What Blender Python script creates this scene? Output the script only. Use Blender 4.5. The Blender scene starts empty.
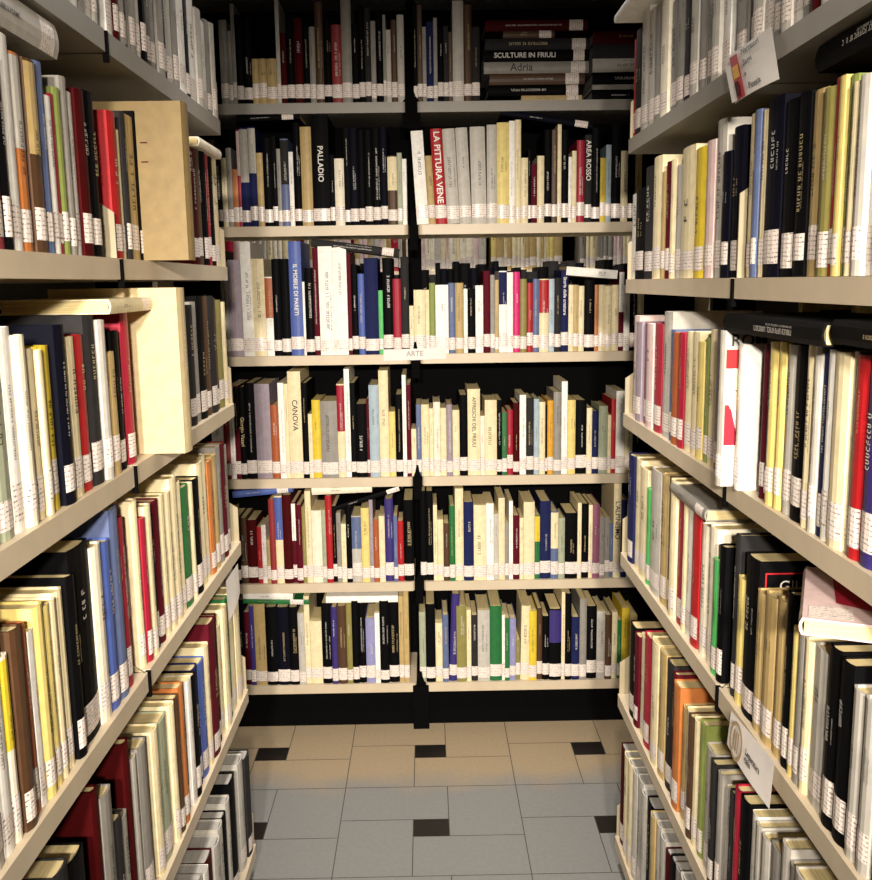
import bpy, math, random
from mathutils import Vector, Matrix
random.seed(7)
sc = bpy.context.scene
COL = sc.collection
PI = math.pi

# ------------------------------------------------------------------ camera
FPX, PITCH, YAW, ROLL, EYE = 943.1, 0.1659, 0.00953, -0.0139, 1.45
Fv = Vector((math.sin(YAW)*math.cos(PITCH), math.cos(YAW)*math.cos(PITCH), -math.sin(PITCH)))
Rv = Vector((math.cos(YAW), -math.sin(YAW), 0))
Uv = Rv.cross(Fv)
R2 = math.cos(ROLL)*Rv + math.sin(ROLL)*Uv
U2 = -math.sin(ROLL)*Rv + math.cos(ROLL)*Uv
CAM = Vector((0, 0, EYE))
cd = bpy.data.cameras.new('camera'); cam = bpy.data.objects.new('camera', cd); COL.objects.link(cam)
cd.sensor_fit = 'VERTICAL'; cd.sensor_height = 24.0; cd.lens = FPX*24.0/880
cd.clip_start = 0.02; cd.clip_end = 60
m = Matrix.Identity(4)
for i in range(3):
    m[i][0], m[i][1], m[i][2], m[i][3] = R2[i], U2[i], -Fv[i], CAM[i]
cam.matrix_world = m
sc.camera = cam

# ------------------------------------------------------------------ world, lamps, exposure
w = bpy.data.worlds.new('world'); sc.world = w; w.use_nodes = True
w.node_tree.nodes['Background'].inputs[0].default_value = (0.8, 0.85, 1, 1)
w.node_tree.nodes['Background'].inputs[1].default_value = 0.006
sc.view_settings.view_transform = 'Standard'; sc.view_settings.look = 'None'
sc.view_settings.exposure = 0.0; sc.view_settings.gamma = 1.0; sc.view_settings.use_curve_mapping = False

def spot(name, loc, target, power, size, blend, rad, col):
    l = bpy.data.lights.new(name, 'SPOT'); l.energy = power; l.spot_size = math.radians(size); l.spot_blend = blend
    l.shadow_soft_size = rad; l.color = col
    o = bpy.data.objects.new(name, l); COL.objects.link(o); o.location = loc
    o.rotation_euler = (Vector(target)-Vector(loc)).to_track_quat('-Z', 'Y').to_euler()
    return o
for sx in (-0.16, 0.16): spot('added_front_spot', (sx, -1.1, 1.82), (0.0, 2.91, 0.70), 440, 47, 1.0, 0.06, (1.0, 0.89, 0.76))  # added pair in place of a camera flash; soft cones dim the top rows
spot('added_floor_spot', (0.0, 1.75, 2.85), (0.0, 2.15, 0.0), 150, 52, 0.8, 0.10, (1.0, 0.93, 0.86))  # unseen spot added to brighten the floor

def area(name, loc, rot, sx, sy, power, col):
    l = bpy.data.lights.new(name, 'AREA'); l.shape = 'RECTANGLE'; l.size = sx; l.size_y = sy; l.energy = power; l.color = col
    o = bpy.data.objects.new(name, l); COL.objects.link(o); o.location = loc; o.rotation_euler = rot
    return o
area('added_ceiling_fill', (0, 0.9, 2.86), (0, 0, 0), 0.16, 1.4, 3, (1.0, 0.93, 0.85))  # unseen overhead area added as weak fill
area('added_next_aisle_fill', (0.1, 3.85, 2.86), (0, 0, 0), 1.4, 0.16, 30, (1.0, 0.93, 0.85))  # unseen light added to brighten the farther bookcase

# ------------------------------------------------------------------ projection onto real planes of the place
def proj(P):
    P = Vector(P)-CAM; d = P.dot(Fv)
    return 436+FPX*P.dot(R2)/d, 440-FPX*P.dot(U2)/d
def ray(x, y): return Fv + R2*((x-436)/FPX) - U2*((y-440)/FPX)
def on_axis(x, y, ax, val):
    d = ray(x, y); return CAM + d*((val-CAM[ax])/d[ax])
def bisect(fn, lo, hi):
    a = fn(lo)
    for _ in range(40):
        mid = (lo+hi)/2
        b = fn(mid)
        if (b > 0) == (a > 0): lo, a = mid, b
        else: hi = mid
    return (lo+hi)/2
def solve_z(X, Y, py): return bisect(lambda z: proj((X, Y, z))[1]-py, -0.5, 3.6)
def solve_y(X, z, px): return bisect(lambda y: proj((X, y, z))[0]-px, 0.45, 4.0)
def solve_x(Y, z, px): return bisect(lambda x: proj((x, Y, z))[0]-px, -2, 2)

# ------------------------------------------------------------------ materials
def lin(h):
    h = h.lstrip('#'); c = [int(h[i:i+2], 16)/255 for i in (0, 2, 4)]
    return tuple(((v+0.055)/1.055)**2.4 if v > 0.04045 else v/12.92 for v in c)
MATS = {}
def mat(name, col, rough=0.5, noise=0.12, scale=40, metal=0.0, spec=0.5, bump=0.0, stretch=(1, 1, 1), coat=0.0):
    if name in MATS: return MATS[name]
    m = bpy.data.materials.new(name); m.use_nodes = True; nt = m.node_tree; b = nt.nodes['Principled BSDF']
    b.inputs['Roughness'].default_value = rough; b.inputs['Metallic'].default_value = metal
    b.inputs['Specular IOR Level'].default_value = spec; b.inputs['Coat Weight'].default_value = coat
    tc = nt.nodes.new('ShaderNodeTexCoord'); mp = nt.nodes.new('ShaderNodeMapping'); mp.inputs['Scale'].default_value = stretch
    nz = nt.nodes.new('ShaderNodeTexNoise'); nz.inputs['Scale'].default_value = scale; nz.inputs['Detail'].default_value = 4
    nt.links.new(tc.outputs['Object'], mp.inputs[0]); nt.links.new(mp.outputs[0], nz.inputs['Vector'])
    cr = nt.nodes.new('ShaderNodeValToRGB')
    c1 = tuple(max(0, c*(1-noise)) for c in col)+(1,); c2 = tuple(min(1, c*(1+noise)) for c in col)+(1,)
    cr.color_ramp.elements[0].color = c1; cr.color_ramp.elements[0].position = 0.3
    cr.color_ramp.elements[1].color = c2; cr.color_ramp.elements[1].position = 0.7
    nt.links.new(nz.outputs['Fac'], cr.inputs[0]); nt.links.new(cr.outputs[0], b.inputs['Base Color'])
    if bump:
        bp = nt.nodes.new('ShaderNodeBump'); bp.inputs['Strength'].default_value = bump; bp.inputs['Distance'].default_value = 0.002
        nt.links.new(nz.outputs['Fac'], bp.inputs['Height']); nt.links.new(bp.outputs[0], b.inputs['Normal'])
    MATS[name] = m
    return m
#  code: (hex, plain name)
C = {
 'cr': ('e9dbb2', 'cream'), 'cw': ('f1e8d2', 'off-white'), 'wh': ('f6f3ec', 'white'), 'tn': ('b9a06b', 'tan'), 'ol': ('8a8348', 'olive'),
 'gy': ('8f8b84', 'grey'), 'lg': ('bdb9b0', 'pale grey'), 'dg': ('2e2d2e', 'dark grey'), 'bk': ('08080a', 'black'), 'nb': ('0b0c18', 'blue-black'),
 'nv': ('20254f', 'navy'), 'bl': ('4a60a8', 'blue'), 'sb': ('5c6a92', 'slate blue'), 'pb': ('a5b8c4', 'pale blue'), 'in': ('35296f', 'indigo'),
 'lv': ('8f8fbc', 'lavender'), 'mv': ('998c98', 'mauve'), 'pk': ('d9c0bd', 'pale pink'), 'pm': ('8f5570', 'plum'), 'mg': ('cf1f6e', 'magenta'),
 'rd': ('a9151c', 'red'), 'cm': ('a01832', 'crimson'), 'mr': ('571320', 'maroon'), 'dr': ('420a0c', 'dark red'), 'or': ('b87038', 'orange'),
 'ru': ('a3542b', 'rust'), 'br': ('4d3420', 'brown'), 'yl': ('dcc236', 'yellow'), 'py': ('e3cf7e', 'pale yellow'), 'am': ('d8a02e', 'amber'),
 'bx': ('8a754a', 'dull gold'), 'be': ('cdbb90', 'beige'),
 'gn': ('1f6a35', 'green'), 'bg': ('50b862', 'bright green'), 'og': ('83904a', 'olive green'), 'gg': ('a3aa90', 'grey-green'), 'rs': ('8a2a2a', 'brick red'),
}
def cmat(code):
    dark = sum(lin(C[code][0])) < 0.12
    return mat('cover_'+C[code][1].replace(' ', '_').replace('-', '_'), lin(C[code][0]), 0.6 if dark else 0.5, 0.10, 60, spec=0.06 if dark else 0.4)
def pages_mat():
    if 'pages' in MATS: return MATS['pages']
    m = mat('pages', lin('d9c793'), 0.85, 0.22, 60, stretch=(14, .3, .3)); return m
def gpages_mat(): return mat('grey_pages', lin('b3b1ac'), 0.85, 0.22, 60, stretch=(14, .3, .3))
def label_mat():
    if 'label_paper' in MATS: return MATS['label_paper']
    m = bpy.data.materials.new('label_paper'); m.use_nodes = True; nt = m.node_tree; b = nt.nodes['Principled BSDF']
    b.inputs['Roughness'].default_value = 0.35
    tc = nt.nodes.new('ShaderNodeTexCoord'); mp = nt.nodes.new('ShaderNodeMapping'); mp.inputs['Scale'].default_value = (1, 1, 0.9)
    n1 = nt.nodes.new('ShaderNodeTexNoise'); n1.inputs['Scale'].default_value = 330; n1.inputs['Detail'].default_value = 1
    wv = nt.nodes.new('ShaderNodeTexWave'); wv.bands_direction = 'Z'; wv.inputs['Scale'].default_value = 62; wv.inputs['Distortion'].default_value = 3.0
    mul = nt.nodes.new('ShaderNodeMath'); mul.operation = 'MULTIPLY'
    cr = nt.nodes.new('ShaderNodeValToRGB')
    cr.color_ramp.elements[0].position = 0.40; cr.color_ramp.elements[0].color = lin('efe4dc')+(1,)
    cr.color_ramp.elements[1].position = 0.62; cr.color_ramp.elements[1].color = lin('75655c')+(1,)
    L = nt.links
    L.new(tc.outputs['Object'], mp.inputs[0]); L.new(mp.outputs[0], n1.inputs['Vector']); L.new(mp.outputs[0], wv.inputs['Vector'])
    L.new(n1.outputs['Fac'], mul.inputs[0]); L.new(wv.outputs['Fac'], mul.inputs[1]); L.new(mul.outputs[0], cr.inputs[0]); L.new(cr.outputs[0], b.inputs['Base Color'])
    MATS['label_paper'] = m
    return m
M_shelf = mat('shelf_cream_metal', lin('cdbea4'), 0.45, 0.05, 18)
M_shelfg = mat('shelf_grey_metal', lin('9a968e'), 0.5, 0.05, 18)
M_black = mat('black_metal', (0.002, 0.002, 0.0022), 0.85, 0.1, 20, spec=0.06)
M_ink = mat('ink_black', (0.01, 0.01, 0.012), 0.5, 0.05, 50)
M_gold = mat('ink_gold', lin('cdb988'), 0.4, 0.05, 50)
M_inkw = mat('ink_white', lin('e4e0d8'), 0.4, 0.05, 50)
M_inkr = mat('ink_red', lin('b8202a'), 0.4, 0.05, 50)
M_card = mat('white_card', lin('e6e1dc'), 0.6, 0.04, 30)
M_plate = mat('bookend_metal', lin('a89c80'), 0.4, 0.06, 25)

# ------------------------------------------------------------------ mesh helpers
def mesh_obj(name, pieces, parent=None, loc=None, rot=None):
    """pieces: list of (verts, faces, material)"""
    V = []; Fc = []; MI = []; mats = []
    for v, f, mt in pieces:
        if mt not in mats: mats.append(mt)
        k = len(V); V += v; Fc += [tuple(i+k for i in q) for q in f]; MI += [mats.index(mt)]*len(f)
    me = bpy.data.meshes.new(name); me.from_pydata(V, [], Fc)
    for mt in mats: me.materials.append(mt)
    me.polygons.foreach_set('material_index', MI); me.update()
    o = bpy.data.objects.new(name, me); COL.objects.link(o)
    if parent: o.parent = parent
    if loc is not None: o.location = loc
    if rot is not None: o.rotation_euler = rot
    return o
def box(x0, x1, y0, y1, z0, z1):
    v = [(x, y, z) for z in (z0, z1) for y in (y0, y1) for x in (x0, x1)]
    f = [(0, 2, 3, 1), (4, 5, 7, 6), (0, 1, 5, 4), (2, 6, 7, 3), (0, 4, 6, 2), (1, 3, 7, 5)]
    return v, f
def prism(poly, z0, z1):
    """poly: ccw xy list"""
    n = len(poly)
    v = [(x, y, z0) for x, y in poly]+[(x, y, z1) for x, y in poly]
    f = [tuple(range(n-1, -1, -1)), tuple(range(n, 2*n))]+[(i, (i+1) % n, n+(i+1) % n, n+i) for i in range(n)]
    return v, f
def ribbon(pts, z0, z1):
    n = len(pts)
    v = [(x, y, z0) for x, y in pts]+[(x, y, z1) for x, y in pts]
    f = [(i, i+1, n+i+1, n+i) for i in range(n-1)]
    return v, f
def empty(name, loc=(0, 0, 0), rot=(0, 0, 0)):
    o = bpy.data.objects.new(name, None); o.empty_display_size = 0.05; COL.objects.link(o); o.location = loc; o.rotation_euler = rot
    return o
def tag(o, label=None, cat=None, group=None, kind=None):
    for k, v in (('label', label), ('category', cat), ('group', group), ('kind', kind)):
        if v: o[k] = v
    return o
def text_piece(s, size, mt, sx=1.0, weight=0.0, extrude=0.0):
    cu = bpy.data.curves.new('lettering', 'FONT'); cu.body = s; cu.size = size; cu.align_x = 'CENTER'; cu.align_y = 'CENTER'; cu.offset = weight
    cu.resolution_u = 3; cu.extrude = extrude
    o = bpy.data.objects.new('lettering', cu); COL.objects.link(o)
    me = bpy.data.meshes.new_from_object(o.evaluated_get(bpy.context.evaluated_depsgraph_get()))
    v = [(p.co.x*sx, p.co.y, p.co.z) for p in me.vertices]; f = [tuple(p.vertices) for p in me.polygons]
    bpy.data.objects.remove(o); bpy.data.curves.remove(cu); bpy.data.meshes.remove(me)
    return v, f, mt
def xf(piece, M):
    v, f, mt = piece
    return [tuple(M @ Vector(p)) for p in v], f, mt

# ------------------------------------------------------------------ the book: origin at the foot of the spine, spine faces -Y, cover boards run back to +Y
def spine_curve(t, bulge, off=0.0, n=4, inner=False):
    pts = []
    for i in range(n+1):
        u = -1+2*i/n
        pts.append((u*(t/2+off*0.5), -bulge*(1-u*u)-off))
    return pts
LIGHT = {'cr', 'cw', 'wh', 'tn', 'lg', 'py', 'yl', 'pk', 'pb', 'gg', 'am', 'gy', 'or', 'bg'}
def glyphs(t, h, bulge, z0, z1, mt, rng, frac=0.36, horizontal=False):
    """illegible lettering: rows of small strokes running along the spine"""
    V = []; Fc = []
    y = -bulge*0.96-0.0007
    def q(xa, xb, za, zb):
        k = len(V); V.extend([(xa, y, za), (xb, y, za), (xb, y, zb), (xa, y, zb)]); Fc.append((k, k+1, k+2, k+3))
    a = t*frac/2; xc = rng.uniform(-.1, .1)*t; z = z0
    while z < z1:
        lw = a*rng.uniform(0.7, 1.2); s = a*0.28
        if rng.random() < 0.16: z += lw; continue
        r = rng.random()
        q(xc-a, xc+a, z, z+s)
        if r < 0.5: q(xc-a, xc-a+s*1.2, z, z+lw)
        if r > 0.3: q(xc+a-s*1.2, xc+a, z, z+lw)
        if r > 0.6: q(xc-a, xc+a, z+lw-s, z+lw)
        if r < 0.2: q(xc-s*.5, xc+s*.5, z, z+lw)
        z += lw+a*0.55
    return V, Fc, mt
def book_pieces(t, h, d, spec, rng, label=True, title=None, full=True, grey=False):
    """returns dict part -> pieces. spec 'aa' or 'aa/bb' (bb = the colour of the upper spine panel) """
    a, _, bcol = spec.partition('/')
    hard = t > 0.016 and a not in ('wh',)
    bulge = min(0.004, t*0.16) if hard else min(0.0015, t*0.08)
    bt = 0.0022 if hard else 0.0008
    bt = min(bt, t*0.2)
    cm = cmat(a)
    outer = spine_curve(t, bulge)
    inner = [(x*(t-2*bt)/t, y+bt*1.3) for x, y in outer]
    poly = outer+[(t/2, d), (t/2-bt, d)]+[inner[-1]]+inner[::-1][1:-1]+[inner[0], (-t/2+bt, d), (-t/2, d)]
    # U-shaped prism as three convex-ish strips
    V = []; Fc = []
    chain_o = [(-t/2, d)]+outer+[(t/2, d)]
    chain_i = [(-t/2+bt, d)]+inner+[(t/2-bt, d)]
    n = len(chain_o)
    for z in (0, h):
        V += [(x, y, z) for x, y in chain_o]+[(x, y, z) for x, y in chain_i]
    for i in range(n-1):
        Fc += [(i, i+1, 2*n+i+1, 2*n+i), (n+i+1, n+i, 3*n+i, 3*n+i+1), (i+1, i, n+i, n+i+1), (2*n+i, 2*n+i+1, 3*n+i+1, 3*n+i)]
    Fc += [(0, 2*n, 3*n, n), (n-1, 2*n-1, 4*n-1, 3*n-1)]
    P = {'cover': [(V, Fc, cm)]}
    g = 0.003 if hard else 0.0006
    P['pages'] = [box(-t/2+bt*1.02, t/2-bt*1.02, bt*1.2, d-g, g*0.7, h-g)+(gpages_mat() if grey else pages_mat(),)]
    if label:
        lz0 = rng.uniform(0.010, 0.020); lz1 = lz0+rng.uniform(0.032, 0.044)
        P['spine_label'] = [ribbon(spine_curve(t*0.97, bulge, 0.0005), lz0, lz1)+(label_mat(),)]
    if bcol:
        fz = rng.uniform(.45, .6)
        P['spine_panel'] = [ribbon(spine_curve(t*0.99, bulge, 0.0003), h*fz, h*0.985)+(cmat(bcol),)]
    ink = (M_ink if (bcol or a) in LIGHT else rng.choice([M_inkw, M_inkw, M_gold]))
    if title:
        txt, size, imt, z = title
        pc = text_piece(txt, size, imt, weight=size*0.012)
        M = Matrix.Translation((0, -bulge-0.0009, z)) @ Matrix(((0, 1, 0, 0), (0, 0, -1, 0), (-1, 0, 0, 0), (0, 0, 0, 1)))
        P['title'] = [xf(pc, M)]
    elif full and t > 0.007 and rng.random() < 0.9:
        za = 0.075+rng.uniform(0, .8)*(h-.075)*0.6; zb = za+(h-za)*rng.uniform(.35, .8)
        P['title'] = [glyphs(t, h, bulge, za, zb-0.01, ink, rng, rng.uniform(.12, .26))]
        if t > 0.02 and rng.random() < .5:
            V2, F2, m2 = glyphs(t, h, bulge, za, za+(zb-za)*.6, ink, rng, 0.09)
            P['title'] .append(([(x+t*.27, y+0.0002, z) for x, y, z in V2], F2, m2))
    return P

BOOKS = []      # every book of the place, filled by the rows below, built at the end
def add_book(area_px, unit, row, order, x, y, z, rz, t, h, d, spec, **k):
    BOOKS.append(dict(a=area_px, unit=unit, row=row, order=order, loc=(x, y, z), rz=rz, t=t, h=h, d=d, spec=spec, **k))

# ------------------------------------------------------------------ measures of the place
LX, RX, DS, W = -0.440, 0.452, 2.15, 2.91
ZL = [1.803, 1.490, 1.183, 0.857, 0.489, 0.082]      # tops of the left boards
ZR = [1.752, 1.450, 1.147, 0.815, 0.460, 0.085]
ZB = [1.976, 1.622, 1.232, 0.846, 0.502, 0.158]
JOINT = 1.40
POSTX = -0.035
TH = 0.03

# ------------------------------------------------------------------ room shell
tile_a = bpy.data.materials.new('floor_tile'); tile_a.use_nodes = True
nt = tile_a.node_tree; b = nt.nodes['Principled BSDF']; b.inputs['Roughness'].default_value = 0.45
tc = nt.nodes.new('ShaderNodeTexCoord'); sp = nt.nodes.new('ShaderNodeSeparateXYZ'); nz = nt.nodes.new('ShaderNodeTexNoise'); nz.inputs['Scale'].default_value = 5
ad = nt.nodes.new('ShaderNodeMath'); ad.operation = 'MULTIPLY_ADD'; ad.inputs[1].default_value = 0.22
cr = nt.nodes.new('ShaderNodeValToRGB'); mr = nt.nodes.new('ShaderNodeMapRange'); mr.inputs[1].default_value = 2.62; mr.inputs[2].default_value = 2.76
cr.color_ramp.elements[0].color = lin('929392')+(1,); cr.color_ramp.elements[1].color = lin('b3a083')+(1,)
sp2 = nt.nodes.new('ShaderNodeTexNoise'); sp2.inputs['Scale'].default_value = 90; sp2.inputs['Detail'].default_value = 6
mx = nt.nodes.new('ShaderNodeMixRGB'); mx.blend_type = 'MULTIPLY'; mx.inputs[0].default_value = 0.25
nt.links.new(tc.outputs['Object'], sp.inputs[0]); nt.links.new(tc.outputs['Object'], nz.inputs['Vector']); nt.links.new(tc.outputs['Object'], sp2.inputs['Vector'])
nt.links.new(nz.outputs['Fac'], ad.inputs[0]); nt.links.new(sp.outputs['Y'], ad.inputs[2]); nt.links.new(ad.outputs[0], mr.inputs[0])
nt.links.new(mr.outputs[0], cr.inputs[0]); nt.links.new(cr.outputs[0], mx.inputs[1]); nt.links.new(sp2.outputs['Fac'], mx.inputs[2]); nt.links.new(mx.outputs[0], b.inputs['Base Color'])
M_tileb = mat('floor_tile_dark', lin('15100f'), 0.4, 0.1, 60)
M_grout = mat('grout', lin('4a4743'), 0.8, 0.1, 60)
fl = []
PX, PY, X0, Y0 = 0.495, 0.42, -0.2525, 2.125      # one repeat: a dark square in the middle, four slabs turning round it
G = 0.0012
def tile(x0, x1, y0, y1, mt):
    g = G; v = [(x0+g, y0+g, 0), (x1-g, y0+g, 0), (x1-g, y1-g, 0), (x0+g, y1-g, 0)]
    fl.append((v, [(0, 1, 2, 3)], mt))
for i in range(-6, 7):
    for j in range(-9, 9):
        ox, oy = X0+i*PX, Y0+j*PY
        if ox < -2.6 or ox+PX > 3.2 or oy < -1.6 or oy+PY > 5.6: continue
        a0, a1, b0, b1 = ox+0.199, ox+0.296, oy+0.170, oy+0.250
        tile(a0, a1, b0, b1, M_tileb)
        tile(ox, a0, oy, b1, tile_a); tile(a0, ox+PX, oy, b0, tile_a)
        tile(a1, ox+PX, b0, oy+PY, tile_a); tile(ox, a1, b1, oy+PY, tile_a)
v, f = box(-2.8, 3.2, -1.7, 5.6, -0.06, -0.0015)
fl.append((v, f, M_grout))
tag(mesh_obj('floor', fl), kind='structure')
M_wall = mat('wall_paint', lin('6d675c'), 0.9, 0.05, 8)
for nm, bx in (('wall_back', (-2.8, 3.2, 5.6, 5.7, 0, 3)), ('wall_front', (-2.8, 3.2, -1.8, -1.7, 0, 3)), ('wall_left', (-2.9, -2.8, -1.7, 5.6, 0, 3)),
               ('wall_right', (3.2, 3.3, -1.7, 5.6, 0, 3)), ('ceiling', (-2.8, 3.2, -1.7, 5.6, 3, 3.1))):
    tag(mesh_obj(nm, [box(*bx)+(M_wall,)]), kind='structure')

# ------------------------------------------------------------------ shelving
def rounded_board(x0, x1, depth, th, r=0.012):
    """board with rounded front corners; front edge at y=0, runs back to +y; top at z=0"""
    poly = []
    for cx, s in ((x0+r, -1), (x1-r, 1)):
        for k in range(4):
            a = k/3*PI/2
            if s < 0: poly.append((cx-math.cos(a)*r, r-math.sin(a)*r))
            else: poly.append((cx+math.sin(a)*r, r-math.cos(a)*r))
    poly += [(x1, depth), (x0, depth)]
    return prism(poly, -th, 0)
def frame_to(rz, ox, oy):
    return lambda o: (setattr(o, 'rotation_euler', (0, 0, rz)), setattr(o, 'location', (ox, oy, 0)))
SHELF_D = 0.27
# back bookcase: local = world, front edge plane at W
bc = tag(empty('bookcase', (POSTX, W+0.05, 0)), 'cream metal library bookcase across the end of the aisle, facing the viewer', 'bookcase', 'library bookcases')
def kid(name, pieces, parent):
    o = mesh_obj(name, pieces, parent)
    o.matrix_parent_inverse = Matrix.Translation(-Vector(parent.location)) if parent.rotation_euler.z == 0 else parent.matrix_world.inverted()
    return o
def world_kid(name, pieces, parent):
    o = mesh_obj(name, pieces, parent); 
    o.location = -Vector(parent.location)
    return o
def shift(p, dx, dy, dz, mt): 
    v, f = p; return ([(x+dx, y+dy, z+dz) for x, y, z in v], f, mt)
for z in ZB+[2.33]:
    for xa, xb in ((-1.02, POSTX-0.012), (POSTX+0.018, 0.97)):
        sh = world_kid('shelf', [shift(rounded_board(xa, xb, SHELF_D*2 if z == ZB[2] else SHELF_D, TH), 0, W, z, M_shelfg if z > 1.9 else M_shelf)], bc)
    # hook bracket at the joint
    q = 0.026 if z == ZB[0] else 0.0125
    prof = [(-q, 0), (q, 0), (q, 0.075), (q*.5, 0.092), (q*.25, 0.112), (-q*.25, 0.112), (-q*.5, 0.092), (-q, 0.075)]
    v = [(POSTX+0.003+x, W+0.004, z-0.075+y) for x, y in prof]+[(POSTX+0.003+x, W+0.05, z-0.075+y) for x, y in prof]
    n = len(prof); f = [tuple(range(n)), tuple(range(2*n-1, n-1, -1))]+[((i+1) % n, i, n+i, n+(i+1) % n) for i in range(n)]
    world_kid('shelf_bracket', [(v, f, M_black)], bc)
for px in (POSTX+0.003, -1.03, 0.985):
    world_kid('upright', [box(px-0.022, px+0.022, W+SHELF_D-0.005, W+SHELF_D+0.03, 0, 2.34)+(M_black,)], bc)
world_kid('plinth', [box(-1.01, 0.965, W+0.035, W+0.05, 0, ZB[5]-TH)+(M_black,)], bc)
world_kid('foot', [box(POSTX-0.024, POSTX+0.028, W-0.005, W+0.5, 0, 0.15)+(M_black,)], bc)
for za, zb in ((ZB[0], 2.33), (ZB[1], ZB[0]), (ZB[3], ZB[2]), (ZB[4], ZB[3]), (0.0, ZB[4])):
    world_kid('dark_backing', [box(-1.01, 0.965, W+SHELF_D-0.008, W+SHELF_D-0.002, za, zb-TH)+(M_black,)], bc)  # black sheets added to keep the shelf interiors dark and block the view through

# side bookcases
def side_case(sgn, X, ZZ, name):
    bc2 = tag(empty('bookcase', (X+sgn*0.15, 1.4, 0)), name, 'bookcase', 'library bookcases')
    rz = -PI/2 if sgn > 0 else PI/2
    Mx = Matrix.Translation((X, 0, 0)) @ Matrix.Rotation(rz, 4, 'Z')
    bays = ((JOINT+0.004, DS), (0.42, JOINT-0.004))
    zz = [ZZ[0]+0.36]+ZZ
    for z in zz:
        for ya, yb in bays:
            a, b_ = (-yb, -ya) if sgn > 0 else (ya, yb)
            dd = 2*SHELF_D
            v, f = rounded_board(a, b_, dd, TH, 0.006)
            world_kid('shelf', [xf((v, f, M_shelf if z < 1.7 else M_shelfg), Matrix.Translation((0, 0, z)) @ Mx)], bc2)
            # raised end brackets of each board
            for ye in (yb-0.0025,):
                hb = 0.10 if yb > 2 else {LX: {1: .085}, RX: {1: .14}}[X].get(zz.index(z)-1, 0.018)
                if z > ZZ[0]+.1: continue
                x0, x1 = X+sgn*0.004, X+sgn*0.2
                w0, w1 = min(x0, x1), max(x0, x1)
                prof = [(x0, z), (x1, z), (x1, z+hb), (x0+sgn*0.03, z+hb), (x0, z+hb-0.02)]
                n = 5; v = [(x, ye-0.0015, q) for x, q in prof]+[(x, ye+0.0015, q) for x, q in prof]
                f = [tuple(range(n)), tuple(range(2*n-1, n-1, -1))]+[((i+1) % n, i, n+i, n+(i+1) % n) for i in range(n)]
                world_kid('shelf_bracket', [(v, f, M_plate)], bc2)
        world_kid('joint_hook', [xf((prism([(-0.0035, -0.0015), (0.0035, -0.0015), (0.0035, 0.006), (-0.0035, 0.006)], z-0.042, z-0.0005)+(M_black,)), Matrix.Translation((0, JOINT, 0)) @ Mx)], bc2) if z < 1.9 else None
    for yp in (0.42, JOINT, DS+0.012):
        xa, xb = X+sgn*0.245, X+sgn*0.295
        world_kid('upright', [box(min(xa, xb), max(xa, xb), yp-0.02, yp+0.02, 0, 2.2)+(M_black,)], bc2)
    for i in range(len(zz)-1):
        if i == 2: continue
        xa, xb = X+sgn*0.262, X+sgn*0.268
        world_kid('dark_backing', [box(min(xa, xb), max(xa, xb), 0.44, DS-0.01, zz[i+1], zz[i]-TH)+(M_black,)], bc2)  # added black occluder standing in for the shade behind the books
    xa, xb = X+sgn*0.03, X+sgn*0.5
    world_kid('base_panel', [box(min(xa, xb), max(xa, xb), 0.44, DS-0.02, 0, ZZ[5]-TH)+(M_black,)], bc2)
    return bc2
side_case(-1, LX, ZL, 'metal bookcase along the left side of the aisle, cream shelves full of books')
side_case(1, RX, ZR, 'metal bookcase along the right side of the aisle, cream shelves full of books')

# farther bookcase seen through the gap over the second shelf of the back bookcase
fb = tag(empty('bookcase', (0, 4.42, 0)), 'pale bookcase in the next aisle, seen through the gap of the back bookcase', 'bookcase', 'library bookcases')
for z in (0.15, 0.6, 1.05, 1.50, 1.95, 2.3):
    world_kid('shelf', [box(-1.2, 1.3, 4.3, 4.6, z-0.03, z)+(M_shelf,)], fb)
for x in (-1.22, 1.3):
    world_kid('side_panel', [box(x, x+0.02, 4.3, 4.6, 0, 2.3)+(M_shelf,)], fb)
world_kid('dark_backing', [box(-1.2, 1.3, 4.58, 4.6, 0, 2.3)+(M_black,)], fb)


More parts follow.
